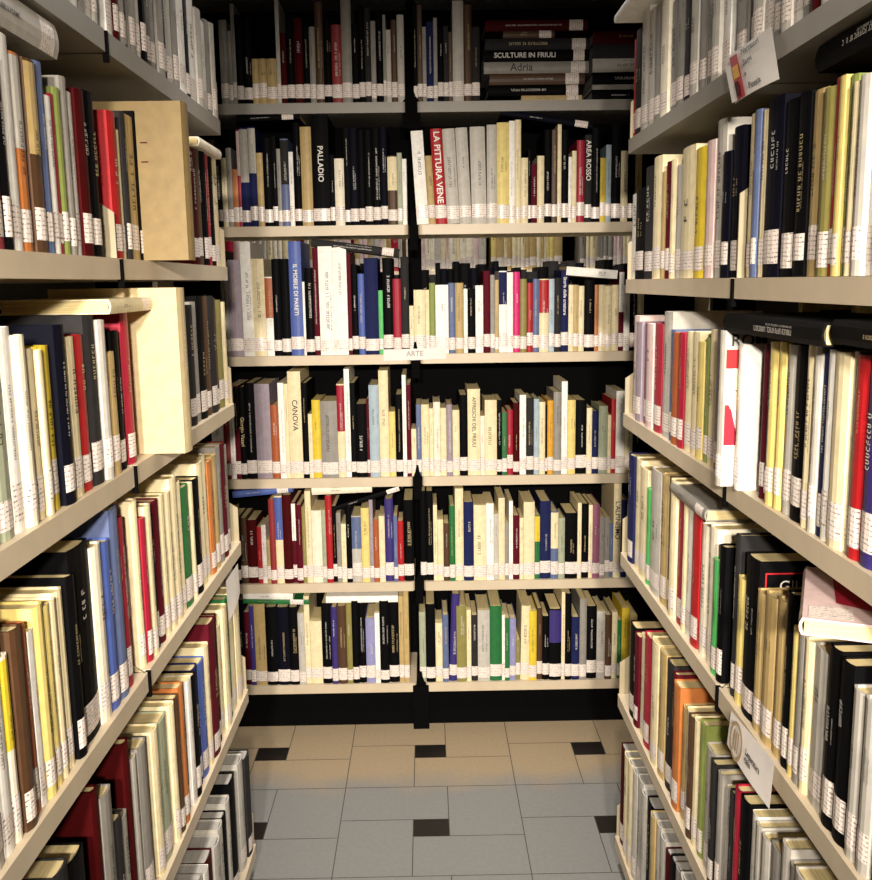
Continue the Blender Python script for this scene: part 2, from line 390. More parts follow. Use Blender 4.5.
# ------------------------------------------------------------------ the books, row by row: x of the left side of the spine, y of its top, colour; '-' is a gap
BACK = [
 "222:20:gy 230:31:gy 234:4:gy 238:15:bk 245:18:bk 253.5:59:tn 260:59:tn 268:59:tn 278:-6:lg 282:33:dr 288:15:bk 296:18:dr 304.5:28:bk 311:27:gy 317:2:br 325:20:bk 333:25:rs 343:-4:gy 353:25:bk 360:5:bk 366:8:dg 372:21:gy 377:10:bk 384:15:gy 387:30:lg 392:20:br 398:15:lg 405:- 414:3:bk 418:5:br 423:27:gy 427:22:nv 434:18:gy 438:30:bk 444:26:dg 449:32:br 453:1:lg 464:5:br 472:27:dg 480:-",
 "212:140:br 218:150:dg 224:158:cr 229:148:gy 234.5:169.5:or 240:130:cm/pk 243:128:nv/lg 251.5:127:nv/lg 259:153:tn 265.5:138:bk 274:136:bk 279:149:gy 283:139:sb/dg 291:152:wh 295.5:123:bk 303:127:tn 314:115:bk 331:155:bk 336:158.7:cw 345.5:128:bk 351:128:nb 359.5:130:bk 366:130:bk 373.5:128:bk 381.5:127:nb 388.5:156:br/cr 398:153:gg 403:159:wh 407.5:- 417:131:wh 429:156:tn 436:129:rd 447.5:129:lg 460:128:lg 472:127:lg 487:125:lg 497:122.7:py 509:121:wh 515:120:cr 521:158:cr 528:150:bk 531:164:mr 537:156:cr 544:130:bk 551.5:130:br 557:124.6:cr 561:130:bk 568:157:wh 571.5:151:cr 576:140.5:cm 584:135:dg 591:128:bk 599.5:158:yl 605:145:pb 610.5:125:bk 620:151:cr 627:130:bk 634:140:tn 641:-",
 "214:250:bk 224:262:gy 231.5:260:mv 244.5:242:wh 255:259:cr 267.5:277:wh/ru 275:259:bk 283:259:bk 292:241.5:bl 304.5:282:wh 307:268:bk 315.5:248:mr 321:246.5:wh 335:246.5:wh 349:253:mr 353:265:bk 359.5:274:bl 366:258:nv 379.5:290.6:bg 384:258:bk 394:279:cm 402:257:dg 410:306:cr 414.5:290:cr 426:290:cr 430:283:og 436:285:wh 449:283:sb 455.6:283:tn 464:289:wh 468:289:bk 475.7:285.5:wh 483.5:271:mr 490.5:275:gy 495:280:tn 499:271:wh/nv 507:272.5:wh 513:272:mg 520:279:ol 526.6:283:rd 532.7:279:sb 539:279:cr/rd 548.6:279:pb 554:278:dg 560.5:270:nv 568:285:cr 573:285:tn 578:286:cr 583.6:280:bk 594:285:or 598:285:cr 604:286:cr 611:285:cr 618:271:mr/wh 623:285:wh 629:272:bk 636:280:cr 643:-",
 "214:390:wh 226:390:rs 232:386:wh 237:386:mr/bk 242:387:bk 248:383:bk 258:384:mv 273:405:ru 281:383:wh 287:384:cr 291:371.5:cr 304:383:bk 310:414:cr 314:400:yl 322.5:401:gy 339:384:cr/cm 346.5:369:wh 352:383:bk 357:404:bk 368:399:mr 370.6:385:pb 380.5:370.5:cr 390:411.6:py 396.5:394.5:bk 403.5:375:wh 407.5:385:mr 412:429:cr 417:404.5:sb 422:404.5:cr 430:408.5:cr 434:402:cw 441:408:cr 447:404.5:mv 453:410:cr 460:395:bk 468:389:cr 480.5:416:cw 485:400:cr 497:400:bk 502:412.5:gn 507:410:cm 513:403:dr 519.5:395:wh 526:398:dg 533.6:399:pb 539:402:cr 545:405:bk 547:400.5:am 553:392:gy 561:381.5:wh 567:400:py 575:400:bk 586:408:cr 591.5:411:nv 598:406:gg 607:415:cr 610.4:399:rd 615:391:wh 624:400:cr 632:405:bk 640:-",
 "226:515:tn 233:518:bk 242:518:br 249:520:dr 259:527:rd 263.5:525:wh 268:540:tn 271.5:499.5:rs 277.5:496:cr/bl 285:495:dr 294:502.5:mr/wh 298:505:mr 304:507:ol 307.5:491:cr 313.5:510.5:cw 323.5:510:gg 327.5:496:rd 334:506:bk 338:513:gy 342.5:524:cr 347.5:507:bk 353:516:lg/sb 362.5:508:py 370.6:500:mv 374.5:519.5:ru 380:516:cr 386:499:in 394.5:516:sb 398.5:521:rd 404.5:500:bk 414.5:- 421:491:bk 427:491:bk 434:505:cr 438:519.5:cr 444:523.5:br 450:506:gn 455.6:488.5:cr 464:502:nv 474:505:cr 486.5:503.5:wh 494:514:lg 498.5:498:cr 505:523:gy 509:501:wh 513:515.5:mr 519.5:518:cr 523.5:502:cr 534.5:515.5:gn/yl 539.7:501:nv 550.5:511.5:sb/cr 558:518:gg 564.5:513:bk 577:503:cr 581:503.5:bk 588:505:cr 592:504.6:pm 599:517:gy 604:517:gy 609:523.5:sb 612.5:483:cr 620:500:nv 626:505:wh 632:510:cr 640:-",
 "236:598:tn 241:600:nb 247:612:mr 252:606:in 257:604:tn 268:607:bk 279:607:nb 291:607:bk 300:613:lg 306.5:596:cr 312:621:cr 323.5:603:bk 333:607:in 339:606:br 348:603:ol 353.5:601:bk 360:603:bk 367:618:lv 376:613:wh 381:601:bk 390:602:bk 400:596:tn 404.5:590:tn 410:- 420:612:gg 426.5:604:bk 436:623:cr 443:615:sb 449:594:in 457:606:ol 467:610:cr 471.6:615:dg 478:610:lg 490:606:gn 502:615:wh 505:618:gn 509.6:618:lv 516:640:ol 520:606:cr 529:611:yl 536.5:608:br 542:616:bk 549:609:bk/in 561:592:cr 564.6:593.5:bk 571:617:nv 579:599:gy 586:606:bk 596:611:lg 604.5:615:br 611:612:cr 616.6:620:gn 620.6:608:yl 628:615:tn 636:-",
]
# near to far, x of the near side of the spine at its foot
LEFT_FOOT = {
 0: "56:-40:gy 62:-60:lg 68:-60:lg 76:-70:wh 84:-60:gy 92:-60:wh 100:-50:lg 107:- 114:-50:wh 120:-45:dr 125:-40:gy 130:-42:bk 136:-40:gy 142:-50:lg 147:-30:bk 152:-30:br 158:-25:gy 164:-30:gy 170:-20:dg 175:-20:lg 181:-15:gy 186:-25:wh 192:-10:bk 197:-8:wh 203:10:lg 208:21:wh 213:21:gy 217:24:lg 222:-",
 1: "-24:48:lg -5:54:cm 15:56:bk 23:33:wh 33:53:or/lg 45:60:br/tn 56:62:sb 64:96:wh 70:94:cm 74:88:og 80:77:gy 86:92:wh 92:90:dr 101:92:bk 110:- 123:112:rd 131:130:cr 135:112:dg 139:116:tn 149:113:bk 156:- 197:148:dr 204:148:br 209:147:bk 213:146:cm 217:150:bk 221:152:cr 227:-",
 2: "-12:325:dg 12:327:gg 27:327:wh 37:335:cw 47:349:cr 57:350:cr 61:346:yl 72:325:nb 82:337:cr 93:335:rd 103:315:dg 113:320:lg 119:352:tn 127:331:bk 137:312:cm 144:- 197:305:dg 203:302:gy 208:296:bk 214:296:br 218:296:dg 223:298:br 226:300:ol 231:302:cr 235:-",
 3: "-26:620:lg 0:612:lg 15:625:wh 25:656:cw/yl 34:628:br 44:625:ru 52:630:wh 57:605:py 66:605:py 71:600:cr 78:590:cr 86:575:bk 93:545:bk 111:545:cw 120:541:bl 128:508:sb 136:518:cm 142:- 147:500:cr 155:518:cm 159:505:cr 164:515:bk 168:500:mr 173:495:cr 178:492:cr 183:477:cr 189:482:cr 193:486:gn 200:483:cr 203:478:bk 208:462:cr 213:455:cr 217:461:or 221:455:tn 225:446:gy 229:443:mr 233:446:gy 237:-",
}
LEFT_TOP = {
 4: "58:880:dg 73:868:bk 100:793:dr 107:800:gy 120:824:dg 128:822:lg 131:745:dr 138:762:lg 144:750:gy 151:723:py 157:733:cr 163:726:gg 173:707:cr 177:700:br 181:689:or 186:690:bk 190:682:wh 194:678:bk 198:671:nv 203:665:bl 208:648:cr 211:625:mr 217:620:dr 222:628:cr 225:610:cr 229:600:gn 232:594:cr 237:596:cr 243:-",
 5: "196:900:gy 204:884:gy 208:875:wh 212:864:dr 218:849:lg 223:830:lg 227:819:bk 230:804:lg 233:785:bk 242:765:lg 247:760:dg 252:752:tn 257:-",
}
# far to near, x of the far side of the spine at its foot
RIGHT_FOOT = {
 0: "621:40:rd 630:30:dg 636:9:lg 643:9:lg 650:5:gy 656:0:cw 663:0:gy 671:-10:gy 678:-10:dg 685:-15:lg 692:-20:gy 699:-25:gy 706:-25:lg 713:-25:wh 720:-30:- 727:-30:gy 737:-30:dr 745:-40:lg 755:-45:wh 765:-50:gy 775:-50:lg 785:-50:wh 795:-60:gy 805:-60:dr 815:-60:lg 826:-60:wh 840:-70:gy 852:-",
 1: "625:194:wh 631:189:bk 639:167:dg 647:157:cr 655:172:tn 659:162:mr 663.5:160:cr 668:165:lg 675:147:cr 687.5:148:yl 697:141:pk 705:120:lg 714:152:nb 721:127:nb 730:- 738:114:cr 745:110:sb 750:110:cr 757:98:nb 772:100:bk 784:93:bk 795:90:tn 808:88:ol 819:78:rd 824:76:py 830:75:og 837:82:cr 844:75:lg 853:72:wh 860:67:wh 873:66:cr 885:60:wh 900:-",
 2: "627:316:pk 632:322:mv 637:323:pm 642:324:pk 648:324:cm 655:312:lg 663:330:sb 667:333:ru 673:333:cm 678:332:cr 684:332:cr 690:342:py 695:338:og 700:330:cr 706:329:mv 711:338:bk 716:330:cr 721:- 750:345:mr 755:343:dg 759:342:py 766:342:py 772:345:lg 781:346:bk 793:343:cr 801:343:lg 807:348:nv 814:350:wh 820:352:cr 834:352:lg 838:355:rd 850:357:in 865:352:dg 871:350:cr 882:350:wh 895:-",
 3: "624:455:nv 629:459:cr 634:468:cr 641:489:bg 645:470:lg 654:475:tn 660:478:br 664:480:cr 669:494:cm 675:500:cr 679:505:wh 684:508:rd 691:525:cw 698:527:cw 705:560:bg 711:546:bk 717:- 722:535:dg 726:578:py 733:557:bk 745:592:tn 753:595:tn 763:600:tn 772:593:bk 779:628:py 785:632:gy 790:640:cr 797:650:lg 813:648:bk 824:662:bk 836:690:lg 847:700:lg 858:675:bk 872:690:lg 885:690:bk 900:-",
}
RIGHT_TOP = {
 4: "632:629:bk 636:638:mr 641:640:cr 647:640:cm 656:646:cr 662:656:tn 668:667:dg 671:676:mr 677:689:or 681:711:tn 686:714:cr 690:719:br 695:724:cr 700:727:og 708:756:lg 713:766:dg 719:776:gy 726:797:wh 731:796:dg 737:793:cm 745:806:bk 750:818:wh 755:829:lg 762:843:lg 772:856:gy 781:851:lg 788:872:gy 800:885:lg",
 5: "621:752:dr 625:760:cr 629:767:cr 633:776:lg 638:785:lg 642:798:lg 648:810:bk 652:820:tn 656:829:lg 661:843:lg 665:857:dr 670:866:bk 676:876:gy 684:890:lg",
}
def parse(s):
    out = []
    for e in s.split():
        q = e.split(':'); out.append((float(q[0]), None if q[-1] == '-' else float(q[1]), q[-1]))
    return out
LEAN = {(1, 417): .055, (1, 429): .052, (1, 436): .052, (1, 447.5): .05, (1, 460): .045, (1, 472): .02, (5, 449): -.04, (5, 520): -.02, (4, 471): 0}
TITLES = {(1, 314): ('PALLADIO', .0225, M_inkw, .18), (1, 436): ('LA PITTURA VENE', .026, M_inkw, .165), (3, 291): ('CANOVA', .023, M_ink, .20),
          (4, 612.5): ("L'ALPINISMO", .022, M_ink, .19), (1, 584): ('AREA ROSSO', .020, M_inkw, .18), (3, 242): ('Giorgio Vasari', .016, M_gold, .15),
          (2, 292): ('IL MOBILE DI PARETI', .017, M_inkw, .2), (2, 560.5): ('Storia delle creature', .014, M_inkw, .17), (3, 468): ('AFFRESCHI DEL FRIULI', .016, M_ink, .17)}
def grey_row(u, r, y): return (u == 'back' and r == 0) or r == 0 or r == 5
for r, s in enumerate(BACK):
    z = ZB[r]; L = parse(s); k = 0
    for i in range(len(L)-1):
        px, py, c = L[i]
        if py is None: k = 0; continue
        rg = random.Random(r*1000+i)
        y = W+0.006+rg.uniform(0, .010)
        x0 = solve_x(y, z, px); x1 = solve_x(y, z, L[i+1][0]); t = x1-x0-0.0008
        h = solve_z((x0+x1)/2, y, py)-z
        lim = ([2.30]+ZB)[r]-z-TH-0.004
        lean = LEAN.get((r, px), 0)
        h = min(h, lim)
        d = min(0.225, max(0.12, h*0.68))
        add_book((L[i+1][0]-px)*(proj((x0, y, z))[1]-max(0, py))*(1 if 222 < px < 622 else .2), 'back', r, len(BOOKS), (x0+x1)/2, y, z+0.0004+t/2*abs(math.sin(lean)), 0, t, h, d, c,
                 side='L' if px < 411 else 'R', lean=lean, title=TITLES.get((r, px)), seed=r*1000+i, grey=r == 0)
def side_row(unit, r, L):
    """L: list of (y0, y1, ztop, colour, px0, px1)"""
    X = LX if unit == 'left' else RX; sg = -1 if unit == 'left' else 1
    z = (ZL if unit == 'left' else ZR)[r]
    lim = ([2.1]+(ZL if unit == 'left' else ZR))[r]-z-TH-0.004
    for i, (y0, y1, zt, c, setb, pxk) in enumerate(L):
        rg = random.Random(r*777+i+(5 if unit == 'left' else 9))
        x = X+sg*(setb if setb is not None else 0.006+rg.uniform(0, .008))
        t = y1-y0-0.0008
        h = max(0.12, min(zt-z, lim)); d = min(0.22, max(0.12, h*0.70))
        pa = proj((x, y0, z+h/2)); pb = proj((x, y1, z+h/2)); b0 = proj((x, (y0+y1)/2, z))[1]; t0 = proj((x, (y0+y1)/2, z+h))[1]
        xa, xb = sorted((pa[0], pb[0])); xa = max(0, min(872, xa)); xb = max(0, min(872, xb))
        ap = (xb-xa)*max(0, min(880, b0)-max(0, t0))*(.8 if r in (0, 5) else 1)
        add_book(ap, unit, r, i, x, (y0+y1)/2, z+0.0004, PI/2 if sg < 0 else -PI/2, t, h, d, c, side='F' if y0 > JOINT else 'N', lean=0, title=None, px=pxk,
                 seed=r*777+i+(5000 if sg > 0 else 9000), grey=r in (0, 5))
def foot_row(unit, r, s):
    X = LX if unit == 'left' else RX; z = (ZL if unit == 'left' else ZR)[r]; P = parse(s); out = []
    for i in range(len(P)-1):
        if P[i][1] is None or P[i][2] == '-': continue
        ya = solve_y(X, z, P[i][0]); yb = solve_y(X, z, P[i+1][0]); y0, y1 = min(ya, yb), max(ya, yb)
        if y1 > DS-0.006: y1 = DS-0.006
        for jy in (JOINT,):
            if y0 < jy-.006 < y1 and y1 < jy+.03: y1 = jy-.006
            elif y0 < jy+.006 < y1: y0 = jy+.006
        if y1-y0 < 0.004: continue
        setb = None
        yt = y0 if P[i][1] > 277 else y0
        zt = solve_z(X, (y0+y1)/2, P[i][1])
        out.append((y0, y1, zt, P[i][2], setb, P[i][0]))
    side_row(unit, r, out)
def top_row(unit, r, s):
    X = LX if unit == 'left' else RX; P = [p for p in parse(s) if p[1] is not None]
    Q = [(on_axis(x, y, 0, X), c) for x, y, c in P]
    if unit == 'right': Q = Q[::-1]
    ys = []
    for q, c in Q: ys.append(max(q.y, (ys[-1]+0.009) if ys else 0.4))
    out = []
    for i, (q, c) in enumerate(Q):
        y0 = ys[i]; y1 = ys[i+1] if i+1 < len(ys) else DS-0.006
        y1 = min(y1, DS-0.006, y0+0.055)
        if y0 < JOINT < y1: y1 = JOINT-0.005
        if y1-y0 < 0.004: continue
        zt = q.z
        out.append((y0, y1, zt, c, None, Q[i][0].y))
    side_row(unit, r, out)
for r, s in LEFT_FOOT.items(): foot_row('left', r, s)
for r, s in LEFT_TOP.items(): top_row('left', r, s)
for r, s in RIGHT_FOOT.items(): foot_row('right', r, s)
for r, s in RIGHT_TOP.items(): top_row('right', r, s)

# ------------------------------------------------------------------ labels: each book told apart by its look and the nearest odd-coloured neighbour
ONES = 'zeroth first second third fourth fifth sixth seventh eighth ninth tenth eleventh twelfth thirteenth fourteenth fifteenth sixteenth seventeenth eighteenth nineteenth'.split()
TENS = {20: 'twent', 30: 'thirt', 40: 'fort', 50: 'fift', 60: 'sixt'}
def nth(n):
    if n < 20: return ONES[n]
    return TENS[n//10*10]+'ieth' if n % 10 == 0 else TENS[n//10*10]+'y-'+ONES[n % 10]
SHELFN = ['top shelf', 'second shelf', 'third shelf', 'fourth shelf', 'fifth shelf', 'bottom shelf']
def cname(spec):
    a, _, b = spec.partition('/')
    return C[a][1]+(' and '+C[b][1] if b else '')
rows = {}
for b in BOOKS: rows.setdefault((b['unit'], b['row']), []).append(b)
BUDGET = 300
order = sorted(BOOKS, key=lambda b: -b['a'])
for b in order[:BUDGET]: b['solo'] = True
NAMED = {('back', 1, 314): 'thick black book lettered in white capitals, second shelf of the back bookcase'}
for (u, r), L in rows.items():
    L.sort(key=lambda b: b['loc'][0] if u == 'back' else b['loc'][1])
    names = [cname(b['spec']) for b in L]
    chroma = {'cream', 'black', 'white', 'off-white', 'grey', 'pale grey', 'dark grey', 'tan'}
    marks = [i for i, n in enumerate(names) if names.count(n) == 1 and n not in chroma and ' and ' not in n and L[i].get('solo')]
    for i, b in enumerate(L):
        if not b.get('solo'): continue
        b['n'] = names[i]
        size = 'slim ' if b['t'] < 0.017 else ('thick ' if b['t'] > 0.034 else '')
        if b['h'] > 0.27 and not size: size = 'tall '
        if b['h'] < 0.185 and not size: size = 'short '
        where = '%s, %s bookcase' % (SHELFN[r], u)
        if i in marks:
            b['label'] = '%s%s book, the only one so coloured on the %s of the %s bookcase' % (size, names[i], SHELFN[r], u)
            continue
        best = None
        for m in marks:
            if best is None or abs(m-i) < abs(best-i): best = m
        if best is not None and abs(best-i) <= 9:
            dlt = i-best; word = 'next' if abs(dlt) == 1 else nth(abs(dlt))
            rel = (('right of' if dlt > 0 else 'left of') if u == 'back' else ('beyond' if dlt > 0 else 'before'))
            b['label'] = '%s%s book, %s %s the %s one, %s' % (size, names[i], word, rel, names[best], where)
        elif u == 'back':
            rights = [q for q in L if q['loc'][0] > POSTX]; lefts = [q for q in L if q['loc'][0] < POSTX]
            if b in rights: b['label'] = '%s%s book, %s right of the post, %s' % (size, names[i], nth(rights.index(b)+1), where)
            else: b['label'] = '%s%s book, %s left of the post, %s' % (size, names[i], nth(len(lefts)-lefts.index(b)), where)
        else:
            b['label'] = '%s%s book, %s from the far end, %s' % (size, names[i], nth(len(L)-i), where)

for b in BOOKS:
    if b.get('solo') and len(b['label'].replace('-', ' ').replace(',', '').split()) > 15:
        for q in ('slim ', 'tall ', 'short ', 'thick ', 'pale '):
            if b['label'].startswith(q): b['label'] = b['label'][len(q):]; break
# ------------------------------------------------------------------ build the books
STUFF = []
def build_book(b, name='book'):
    rng = random.Random(b['seed'])
    P = book_pieces(b['t'], b['h'], b['d'], b['spec'], rng, label=b.get('lab', True), title=b.get('title'), full=True, grey=b.get('grey', False))
    rot = b.get('rot') or (0, -b.get('lean', 0), b['rz'])
    if b.get('solo'):
        b['label'] = ' '.join(b['label'].split())
        root = empty(name, b['loc'], rot)
        tag(root, b['label'], 'book', b.get('group') or 'books on the %s of the %s bookcase' % (SHELFN[b['row']], b['unit']))
        for k, pc in P.items(): mesh_obj(k, pc, root)
        return root
    from mathutils import Euler
    M = Matrix.Translation(b['loc']) @ Euler(rot).to_matrix().to_4x4()
    for k, pc in P.items():
        for p in pc: STUFF.append(xf(p, M))
ROOTS = {}
for b in BOOKS:
    rt = build_book(b)
    if rt: ROOTS[(b['unit'], b['row'], b.get('px'))] = (rt, b)

# rows on the other side of the bookcases, of which only the tops show through the gaps
def filler(x0, x1, y, z, rz, hs, cols, seed, d=0.17, axis=0, lab=False):
    rg = random.Random(seed); p = x0
    while p < x1:
        t = rg.uniform(.012, .038); h = rg.uniform(*hs)
        if p+t > x1: break
        loc = (p+t/2, y, z+0.0004) if axis == 0 else (y, p+t/2, z+0.0004)
        build_book(dict(loc=loc, rz=rz, t=t-0.001, h=h, d=d, spec=rg.choice(cols), seed=rg.randint(0, 99999), lab=lab))
        p += t
filler(-0.75, 0.72, W+0.31, ZB[2], 0, (.24, .285), ['bk', 'bk', 'nb', 'dg'], 5)  # unlit silhouettes: the shade is put into black and dark cover colours
filler(-1.1, -0.03, 4.31, 1.50, 0, (.2, .3), ['cr', 'tn', 'mr', 'cm', 'br', 'lg', 'cw', 'pk', 'lg'], 8, lab=True)
filler(-0.03, 0.28, 4.31, 1.50, 0, (.2, .3), ['pk', 'lg', 'cw', 'pk', 'cr', 'lg'], 18, lab=True)
filler(0.30, 0.62, 4.31, 1.50, 0, (.25, .3), ['cr', 'py', 'cr', 'tn'], 9, lab=True)
filler(0.70, 1.2, 4.31, 1.50, 0, (.22, .3), ['pk', 'cr', 'gy'], 10, lab=True)
filler(0.62, 2.12, RX+2*SHELF_D-0.02, ZR[2], PI/2, (.16, .255), ['cr', 'cw', 'nv', 'tn', 'cr', 'py', 'dg'], 11, axis=1)
filler(0.62, 2.12, LX-2*SHELF_D+0.02, ZL[2], -PI/2, (.16, .255), ['cr', 'cw', 'br', 'bk', 'lg', 'cr'], 12, axis=1)
tag(mesh_obj('small_books', STUFF), 'many narrower books filling out the rows between the larger ones on all shelves', 'books', kind='stuff')

# ------------------------------------------------------------------ books lying on others, and books pulled out of the row
def lying(label, spec, t, h, d, loc, rot, seed, name='book', title=None, lab=True, grey=False, group=None):
    b = dict(loc=loc, rz=0, rot=rot, t=t, h=h, d=d, spec=spec, seed=seed, solo=True, label=label, row=0, unit='back', group=group or 'books lying across others', title=title, lab=lab, grey=grey)
    return build_book(b, name)
def lay_back(label, px0, py0, px1, py1, t, spec, seed, d=0.16, title=None, y=None, flip=False, grey=False, group=None, lab=True):
    """lying on its side across the row of the back bookcase; pixel ends of its lower spine edge"""
    y = W+0.012 if y is None else y
    a = on_axis(px0, py0, 1, y); c = on_axis(px1, py1, 1, y)
    dx, dz = c.x-a.x, c.z-a.z; L = math.hypot(dx, dz); ang = math.atan2(dz, dx)
    if not flip:   # foot of the spine at the right
        rot = (0, -PI/2-ang, 0); org = (c.x-math.sin(ang)*t/2, y, c.z+math.cos(ang)*t/2)
    else:
        rot = (0, PI/2-ang, 0); org = (a.x-math.sin(ang)*t/2, y, a.z+math.cos(ang)*t/2)
    return lying(label, spec, t, L, d, org, rot, seed, title=title, grey=grey, group=group, lab=lab)
lay_back('dark navy book lying aslant across the tall books, second shelf right of the post', 500, 115, 592, 129, 0.019, 'nb', 61)
lay_back('black book lying across the row left of the post, second shelf', 236, 122, 300, 119, 0.018, 'bk', 62)
lay_back('dark grey book lying aslant over the blue and white books, third shelf', 311, 246.5, 398, 257, 0.024, 'dg', 63)
lay_back('white book lying flat on cream books at the right end, third shelf', 566, 275, 617, 279, 0.026, 'wh', 64, flip=True, lab=False)
lay_back('blue book lying aslant on the left end of the row, fifth shelf', 233, 498, 293, 492, 0.020, 'bl', 65)
lay_back('white book lying flat on top of the row, fifth shelf', 312, 495, 372, 492, 0.025, 'cw', 66, lab=False)
lay_back('black book leaning upwards to the right across the row, fifth shelf', 335, 511, 403, 489.5, 0.014, 'bk', 67)
lay_back('green book lying on black volumes, bottom shelf of the back bookcase', 243, 603.5, 309, 604.5, 0.016, 'gn', 68)
lay_back('white book lying on a green book, bottom shelf of the back bookcase', 243, 599, 293, 599.5, 0.020, 'wh', 69, lab=False)
lay_back('white booklet lying on black books left of the post, bottom shelf', 326, 603, 398, 602, 0.022, 'wh', 70, lab=False)
# stacks at the right of the top shelf
g = 'books stacked flat on the top shelf'
stk = [(441, 661, 88, 83, 'tn', 'tan book at the foot of the flat stack, top shelf'), (320, 660, 83, 73.5, 'bk', 'black book second from the foot of the flat stack, top shelf'),
       (325, 670, 73.5, 63.5, 'br', 'brown book in the middle of the flat stack, top shelf'), (305, 685, 63.5, 53, 'gy', 'grey book in the flat stack with a dark title, top shelf'),
       (305, 685, 53, 43, 'bk', 'black book lettered in white in the flat stack, top shelf'), (310, 690, 43, 33, 'dg', 'dark grey book above the black one in the flat stack, top shelf'),
       (375, 560, 33, 26.5, 'br', 'short brown book under the red one in the flat stack, top shelf'), (310, 680, 26.5, 17, 'dr', 'red book on top of the flat stack, top shelf')]
zc = ZB[0]+0.0008
for i, (a, c, yb, yt, col, lb) in enumerate(stk):
    xa = solve_x(W+.02, ZB[0], 400+a/3.633); xb = solve_x(W+.02, ZB[0], 400+c/3.633); t = (yb-yt)/313*0.99
    lying(lb, col, t, xb-xa, 0.2, (xb, W+.02+0.004*(i % 2), zc+t/2), (0, -PI/2, 0), 200+i, grey=True, group=g,
          title=('Adria', .03, M_ink, .2) if i == 3 else (('SCULTURE IN FRIULI', .02, M_inkw, .19) if i == 4 else None))
    zc += t+0.0006
zc = ZB[0]+0.0008
for i, (t, col, lb) in enumerate([(.030, 'bk', 'black book at the foot of the second flat stack, top shelf'), (.014, 'gy', 'thin grey book low in the second flat stack, top shelf'),
                                  (.034, 'bk', 'black book above the thin grey one in the second stack, top shelf'), (.038, 'lg', 'pale grey book in the second flat stack, top shelf'),
                                  (.040, 'dg', 'dark grey book on the pale grey one, second stack, top shelf'), (.035, 'dr', 'dark red book on top of the second flat stack, top shelf')]):
    xa = solve_x(W+.02, ZB[0], 592); lying(lb, col, t, .24, 0.2, (xa+.24, W+.02, zc+t/2), (0, -PI/2, 0), 220+i, grey=True, group=g, lab=i != 3); zc += t+.0006

# left bookcase: thick pale book lying along the tops, second shelf
a = on_axis(64, 46, 0, LX-0.0)
ztop = 1.79
lying('thick pale grey book lying along the tops of the row, second shelf, left bookcase', 'lg', 0.040, 0.26, 0.18, (LX-0.010, a.y, a.z+0.004), (PI/2, 0, 0), 301, title=('EQUILIBRI E FORME', .008, M_ink, .15))
bpy.context.view_layer.update()
o = [x for x in COL.objects if x.get('label', '').startswith('thick pale grey book lying')][0]
# spine towards the aisle (+X), foot of the spine away from the viewer
o.rotation_euler = Matrix(((0, -1, 0), (0, 0, -1), (1, 0, 0))).to_euler()

# books pulled forward out of their rows
def pulled(label, cov, panel, unit, r, px0, px1, ytop, t, d, seed, name='book', protr=None, extra=None, lab=False):
    X = LX if unit == 'left' else RX; sg = 1 if unit == 'left' else -1
    z = (ZL if unit == 'left' else ZR)[r]
    y = protr[0]; xo = X+sg*protr[1]
    h = solve_z(xo, y, ytop)-z
    b = dict(loc=(xo, y+t/2, z+.0006), rz=PI/2 if unit == 'left' else -PI/2, t=t, h=h, d=d, spec=cov, seed=seed, solo=True, label=label, row=r, unit=unit, lab=lab)
    root = build_book(b, name)
    if extra: extra(root, t, h, d, sg)
    return root
def box_marks(root, t, h, d, sg):
    # stamp marks on the side that faces the viewer
    xs = -sg*(t/2+0.0006)
    P = []
    for zz in (0.62, 0.74):
        P.append(([(xs, 0.055, h*zz), (xs, 0.066, h*zz), (xs, 0.066, h*zz+.002), (xs, 0.055, h*zz+.002)], [(0, 1, 2, 3)], MATS['cover_maroon']))
    mesh_obj('marking', P, root)
cmat('mr')
pulled('old tan box-shaped volume pulled out past its row, second shelf, left bookcase', 'bx', None, 'left', 1, 156, 197, 101, 0.045, 0.2, 401, protr=(1.545, 0.062), extra=box_marks)
pulled('cream folder volume pulled out past its row, third shelf, left bookcase', 'be', None, 'left', 2, 145, 193, 288, 0.050, 0.2, 402, protr=(1.50, 0.050))
